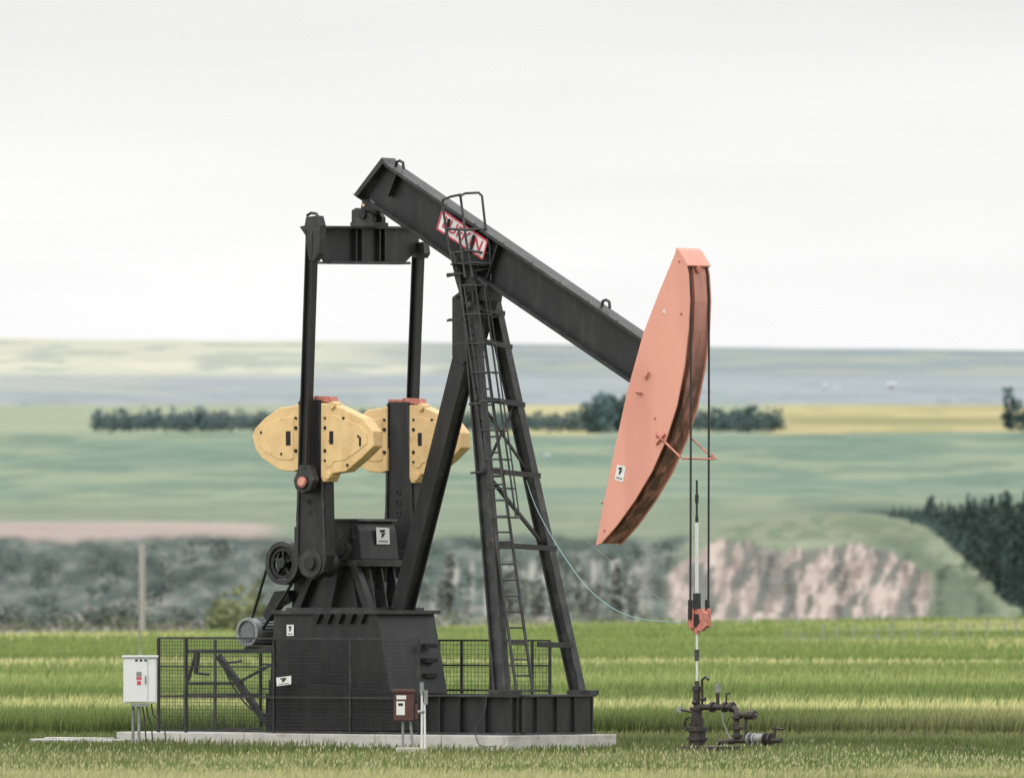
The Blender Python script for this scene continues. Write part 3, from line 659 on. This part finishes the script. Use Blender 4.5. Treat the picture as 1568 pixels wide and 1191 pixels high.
def heads(name,x,d,h,col):
    n=len(x); z=zg(x,d); Y=d-D; lean=(rng.random(n)-.3)*.08; w=.011; hl=.08
    st0=np.c_[x-.003,Y,z]; st1=np.c_[x+.003,Y,z]; b=np.c_[x+lean,Y,z+h-hl]; l=np.c_[x+lean-w,Y,z+h-hl*.5]; r_=np.c_[x+lean+w,Y+.006,z+h-hl*.5]; tp=np.c_[x+lean*1.6,Y,z+h]
    v=np.stack([st0,st1,b,l,r_,tp],1).reshape(-1,3); k=np.arange(n)*6
    f=np.concatenate([np.c_[k,k+1,k+2],np.c_[k+2,k+4,k+3],np.c_[k+3,k+4,k+5]])
    return fast(name,v,f,'grass',np.repeat(col,6,axis=0),gf)
def scatter(n,d0,d1,tmax=1250,powr=1.0):
    d=d0+(d1-d0)*rng.random(n)**powr; px=CX+(rng.random(n)*2-1)*tmax
    return (px-CX)/F*d,d
def tone(c,k):
    m=c.mean(1,keepdims=True); return np.clip((m+(c-m)*.92)*k,0,.8)
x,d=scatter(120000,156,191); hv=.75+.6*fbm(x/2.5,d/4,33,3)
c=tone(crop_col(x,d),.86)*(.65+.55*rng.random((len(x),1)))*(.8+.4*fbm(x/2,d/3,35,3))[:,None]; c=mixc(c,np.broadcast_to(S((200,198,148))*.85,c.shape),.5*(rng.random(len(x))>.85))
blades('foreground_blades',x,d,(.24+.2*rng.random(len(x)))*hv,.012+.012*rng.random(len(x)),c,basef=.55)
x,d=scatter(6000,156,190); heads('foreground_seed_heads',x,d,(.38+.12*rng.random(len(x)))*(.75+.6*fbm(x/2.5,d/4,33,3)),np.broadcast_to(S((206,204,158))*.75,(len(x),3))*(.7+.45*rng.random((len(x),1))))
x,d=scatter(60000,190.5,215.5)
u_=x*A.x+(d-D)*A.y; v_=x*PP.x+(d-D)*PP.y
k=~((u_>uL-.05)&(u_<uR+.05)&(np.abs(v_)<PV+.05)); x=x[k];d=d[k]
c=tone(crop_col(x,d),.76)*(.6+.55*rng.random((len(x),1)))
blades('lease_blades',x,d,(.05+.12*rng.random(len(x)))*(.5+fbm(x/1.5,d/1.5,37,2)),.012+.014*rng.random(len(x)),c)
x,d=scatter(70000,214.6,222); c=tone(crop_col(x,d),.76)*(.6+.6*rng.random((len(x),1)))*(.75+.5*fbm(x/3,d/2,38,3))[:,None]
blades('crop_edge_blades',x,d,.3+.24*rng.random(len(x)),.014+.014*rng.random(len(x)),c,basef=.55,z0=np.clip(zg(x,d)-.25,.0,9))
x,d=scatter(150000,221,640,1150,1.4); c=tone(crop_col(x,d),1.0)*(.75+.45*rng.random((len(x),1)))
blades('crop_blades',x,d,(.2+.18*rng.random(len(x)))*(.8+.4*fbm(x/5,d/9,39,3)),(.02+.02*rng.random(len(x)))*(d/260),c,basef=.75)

# ================= TREES (distant masses) =================
def foliage(name,T,col,leaves=70,conifer=False,ls=.16,con=.25):
    T=np.array(T); n=len(T); r=np.repeat(np.arange(n),leaves); N=len(r)
    u=rng.normal(size=(N,3)); u/=np.linalg.norm(u,axis=1)[:,None]; rad=rng.random(N)**.4
    h=T[r,3]; w=T[r,4]
    lump=.7+.6*fbm(u[:,0]*2+r*3.1,u[:,2]*2+u[:,1],90,2)
    if conifer:
        t=rng.random(N)**1.3; q=rng.random(N)*6.28; rr=w/2*(1-t)*(.5+.5*rng.random(N))
        cx=T[r,0]+np.cos(q)*rr; cy=T[r,1]+np.sin(q)*rr; cz=T[r,2]+h*(.05+.95*t)
    else:
        cx=T[r,0]+u[:,0]*rad*w/2*lump; cy=T[r,1]+u[:,1]*rad*w/2*lump; cz=T[r,2]+h*.52+u[:,2]*rad*h*.48*lump
    s=(h*ls*(.5+rng.random(N)))[:,None]
    a=rng.normal(size=(N,3)); a/=np.linalg.norm(a,axis=1)[:,None]; b=np.cross(a,rng.normal(size=(N,3))); b/=np.linalg.norm(b,axis=1)[:,None]
    c0=np.c_[cx,cy-D,cz]
    v=np.stack([c0-a*s/2,c0+b*s*.4,c0+a*s/2,c0-b*s*.4],1).reshape(-1,3)
    f=np.arange(N*4).reshape(-1,4)
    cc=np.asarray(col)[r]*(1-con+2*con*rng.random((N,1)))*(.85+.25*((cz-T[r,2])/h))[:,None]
    fast(name,v,f,'leaf',np.repeat(cc,4,axis=0))
def zat(y,d): return H+(EY-y)*d/F
T=[];Cc=[]
def add(pxs,d,yb,hpx,wpx,col,jit=.25):
    for p in pxs:
        dd=d*(1+rng.normal()*.01); hh=hpx*(1+jit*rng.normal()); hh=max(hh,hpx*.4)
        T.append((( p-CX)/F*dd,dd,zat(yb,dd),hh*dd/F,wpx*(1+.3*rng.random())*dd/F)); Cc.append(S(col)*(.85+.3*rng.random()))
for k_ in range(3):
    add(np.arange(150,1190,9)+rng.normal(size=116)*4,4100+k_*60,664,30,26,(94,110,110),.18)
add(np.arange(900,990,6),4080,668,56,30,(88,106,105),.1); add(np.arange(925,970,6),4080,668,66,32,(88,106,105),.07); add(np.arange(1090,1190,8),4080,666,38,26,(86,104,102),.15); add(np.arange(290,330,8),4080,662,38,24,(92,110,110),.15)
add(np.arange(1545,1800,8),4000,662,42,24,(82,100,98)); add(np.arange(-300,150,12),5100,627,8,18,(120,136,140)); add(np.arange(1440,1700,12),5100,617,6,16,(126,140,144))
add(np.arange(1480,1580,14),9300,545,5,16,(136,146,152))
foliage('distant_trees',T,np.array(Cc)/1.25)  # leaf colours carry painted-in distance haze
T=[];Cc=[]
for yb in np.arange(794,946,9):
    dd_=np.interp(-yb,-yfar,dfar)-4
    for p in np.arange(1310,1900,10):
        if yb<ridge(p)+3: add([p+rng.normal()*4],dd_,yb,14 if p<1420 else (24 if p<1480 else 36),16,(78,92,88))
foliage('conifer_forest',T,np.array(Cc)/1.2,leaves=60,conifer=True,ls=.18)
T=[];Cc=[]
add(np.arange(-300,420,9)+rng.normal(size=80)*5,1390,968,34,36,(98,108,97)); add(np.arange(-300,330,11),1360,972,22,32,(122,126,102))
add(np.arange(326,425,7),1100,975,52,30,(128,134,100)); add(np.arange(340,400,9),1090,975,60,30,(132,138,102))
add(np.arange(640,1030,9),1400,966,26,26,(124,132,110)); add(np.arange(1030,1900,16),1410,962,10,26,(120,122,105))
for q_ in range(420):
    p=rng.uniform(-300,1020); yb=rng.uniform(850,945); dd_=np.interp(-yb,-yfar,dfar)-3; add([p],dd_,yb,rng.uniform(12,26),rng.uniform(18,40),(88,99,94) if rng.random()>.25 else (114,121,113))
for q_ in range(26):
    p=rng.uniform(660,1000); add([p],1480,950,rng.uniform(50,95),12,(148,152,143))
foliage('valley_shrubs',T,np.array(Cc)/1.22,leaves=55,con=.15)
def barn(name,px,y,w,h,d=4900):
    e=empty(name); k=d/F; w*=k;h*=k; Yw=d-D; x=(px-CX)/F*d; z=zat(y,d)
    vs=[(x-w/2,Yw,z),(x+w/2,Yw,z),(x+w/2,Yw+w*.6,z),(x-w/2,Yw+w*.6,z),(x-w/2,Yw,z+h),(x+w/2,Yw,z+h),(x+w/2,Yw+w*.6,z+h),(x-w/2,Yw+w*.6,z+h)]
    mk('walls',vs,[[0,1,5,4],[1,2,6,5],[2,3,7,6],[3,0,4,7],[4,5,6,7]],'barn',e)
    vs=[(x-w*.55,Yw-w*.05,z+h),(x+w*.55,Yw-w*.05,z+h),(x+w*.55,Yw+w*.65,z+h),(x-w*.55,Yw+w*.65,z+h),(x-w*.55,Yw+w*.3,z+h*1.5),(x+w*.55,Yw+w*.3,z+h*1.5)]
    mk('roof',vs,[[0,1,5,4],[2,3,4,5],[0,4,3],[1,2,5]],'barn',e)
    mk('door',[(x-w*.12,Yw-.2,z),(x+w*.12,Yw-.2,z),(x+w*.12,Yw-.2,z+h*.7),(x-w*.12,Yw-.2,z+h*.7)],[[0,1,2,3]],'dark',e)
barn('farm_building',1365,595,12,6,6200); barn('farm_building',1264,596,7,5,6200); barn('farm_building',1282,597,9,3,6200); barn('farm_building',838,701,8,4,3280)
wf=empty('wire_fence'); ls=[]; tops=[]
for i,px in enumerate([1205,1230,1255,1282,1310,1336,1360,1383,1407,1434,1461,1487,1512,1535,1558,1584,1610,1636,1660]):
    d=480+ i*2; px+=rng.normal()*3; x=(px-CX)/F*d; z=float(zg(np.array([x]),np.array([d]))[0]); hgt=(.95 if i%2==0 else .7)+rng.normal()*.06; ls.append([(x,d-D,z-.2),(x+rng.normal()*.04,d-D,z+hgt)]); tops.append((x,d-D,z+.65))
rods('fence_posts',ls,.045,'post',wf); rods('fence_wire',[tops,[(a,b,c-.25) for a,b,c in tops]],.01,'grey',wf)
up=empty('utility_pole'); d=665
rods('pole',[[Wy(218,1000,d-D),Wy(218,834,d-D)]],.2,'palepole',up); rods('pole_fittings',[[Wy(213,846,d-D),Wy(223,846,d-D)],[Wy(214,905,d-D),Wy(222,935,d-D)]],.1,'palepole',up)

# ================= LIGHT / SKY =================
el=math.radians(48); az=math.radians(215)
sd=Vector((math.sin(az)*math.cos(el),math.cos(az)*math.cos(el),math.sin(el)))
su=bpy.data.lights.new('sun','SUN'); su.energy=1.1; su.angle=math.radians(14); su.color=(1,.96,.9)
so=bpy.data.objects.new('sun',su); link(so); so.rotation_euler=sd.to_track_quat('Z','Y').to_euler()
w=bpy.data.worlds.new('World'); sc.world=w; w.use_nodes=True; nt=w.node_tree; N=nt.nodes; K=nt.links
bg=N['Background']; bg.inputs[1].default_value=.1
sky=N.new('ShaderNodeTexSky'); sky.sky_type='NISHITA'; sky.sun_disc=False; sky.sun_elevation=el; sky.sun_rotation=az; sky.dust_density=4
tc=N.new('ShaderNodeTexCoord'); sx=N.new('ShaderNodeSeparateXYZ'); K.new(tc.outputs['Generated'],sx.inputs[0])
r=N.new('ShaderNodeValToRGB'); K.new(sx.outputs[2],r.inputs[0]); cr=r.color_ramp
cr.elements[0].position=0; cr.elements[0].color=(.94,.955,.965,1); cr.elements[1].position=1; cr.elements[1].color=(1,1,1,1)
for p,c in((.026,(.985,.99,.985,1)),(.042,(.965,.963,.953,1)),(.057,(.87,.865,.845,1)),(.09,(.9,.9,.89,1)),(.2,(.95,.95,.95,1))):
    e=cr.elements.new(p); e.color=c
mp=N.new('ShaderNodeMapping'); mp.inputs['Scale'].default_value=(9,9,70); mp.inputs['Rotation'].default_value=(0,.03,0); K.new(tc.outputs['Generated'],mp.inputs[0])
cn=N.new('ShaderNodeTexNoise'); cn.inputs['Scale'].default_value=1.2; cn.inputs['Detail'].default_value=6; K.new(mp.outputs[0],cn.inputs['Vector'])
mr=N.new('ShaderNodeMapRange'); mr.inputs[1].default_value=.3; mr.inputs[2].default_value=.7; mr.inputs[3].default_value=.95; mr.inputs[4].default_value=1.04; K.new(cn.outputs[0],mr.inputs[0])
zm=N.new('ShaderNodeMapRange'); zm.inputs[1].default_value=.07; zm.inputs[2].default_value=1; zm.inputs[3].default_value=1; zm.inputs[4].default_value=2.5; K.new(sx.outputs[2],zm.inputs[0])
m1=N.new('ShaderNodeMath'); m1.operation='MULTIPLY'; K.new(mr.outputs[0],m1.inputs[0]); K.new(zm.outputs[0],m1.inputs[1])
m2=N.new('ShaderNodeMath'); m2.operation='MULTIPLY'; m2.inputs[1].default_value=10.4; K.new(m1.outputs[0],m2.inputs[0])
vs_=N.new('ShaderNodeVectorMath'); vs_.operation='SCALE'; K.new(r.outputs[0],vs_.inputs[0]); K.new(m2.outputs[0],vs_.inputs['Scale'])
mx=N.new('ShaderNodeMixRGB'); mx.inputs[0].default_value=.95; K.new(sky.outputs[0],mx.inputs[1]); K.new(vs_.outputs[0],mx.inputs[2]); K.new(mx.outputs[0],bg.inputs[0])

# ================= CAMERA =================
cd=bpy.data.cameras.new('camera'); co=bpy.data.objects.new('camera',cd); link(co); sc.camera=co
co.location=C; co.rotation_euler=(math.radians(90)+math.atan((EY-595.5)/F),0,0)
cd.sensor_width=36; cd.lens=36*F/1568; cd.clip_start=1; cd.clip_end=30000
cd.dof.use_dof=True; cd.dof.focus_distance=198.5; cd.dof.aperture_fstop=3.0
sc.view_settings.view_transform='Standard'; sc.view_settings.look='None'; sc.view_settings.exposure=0
print('done',nr,nc)
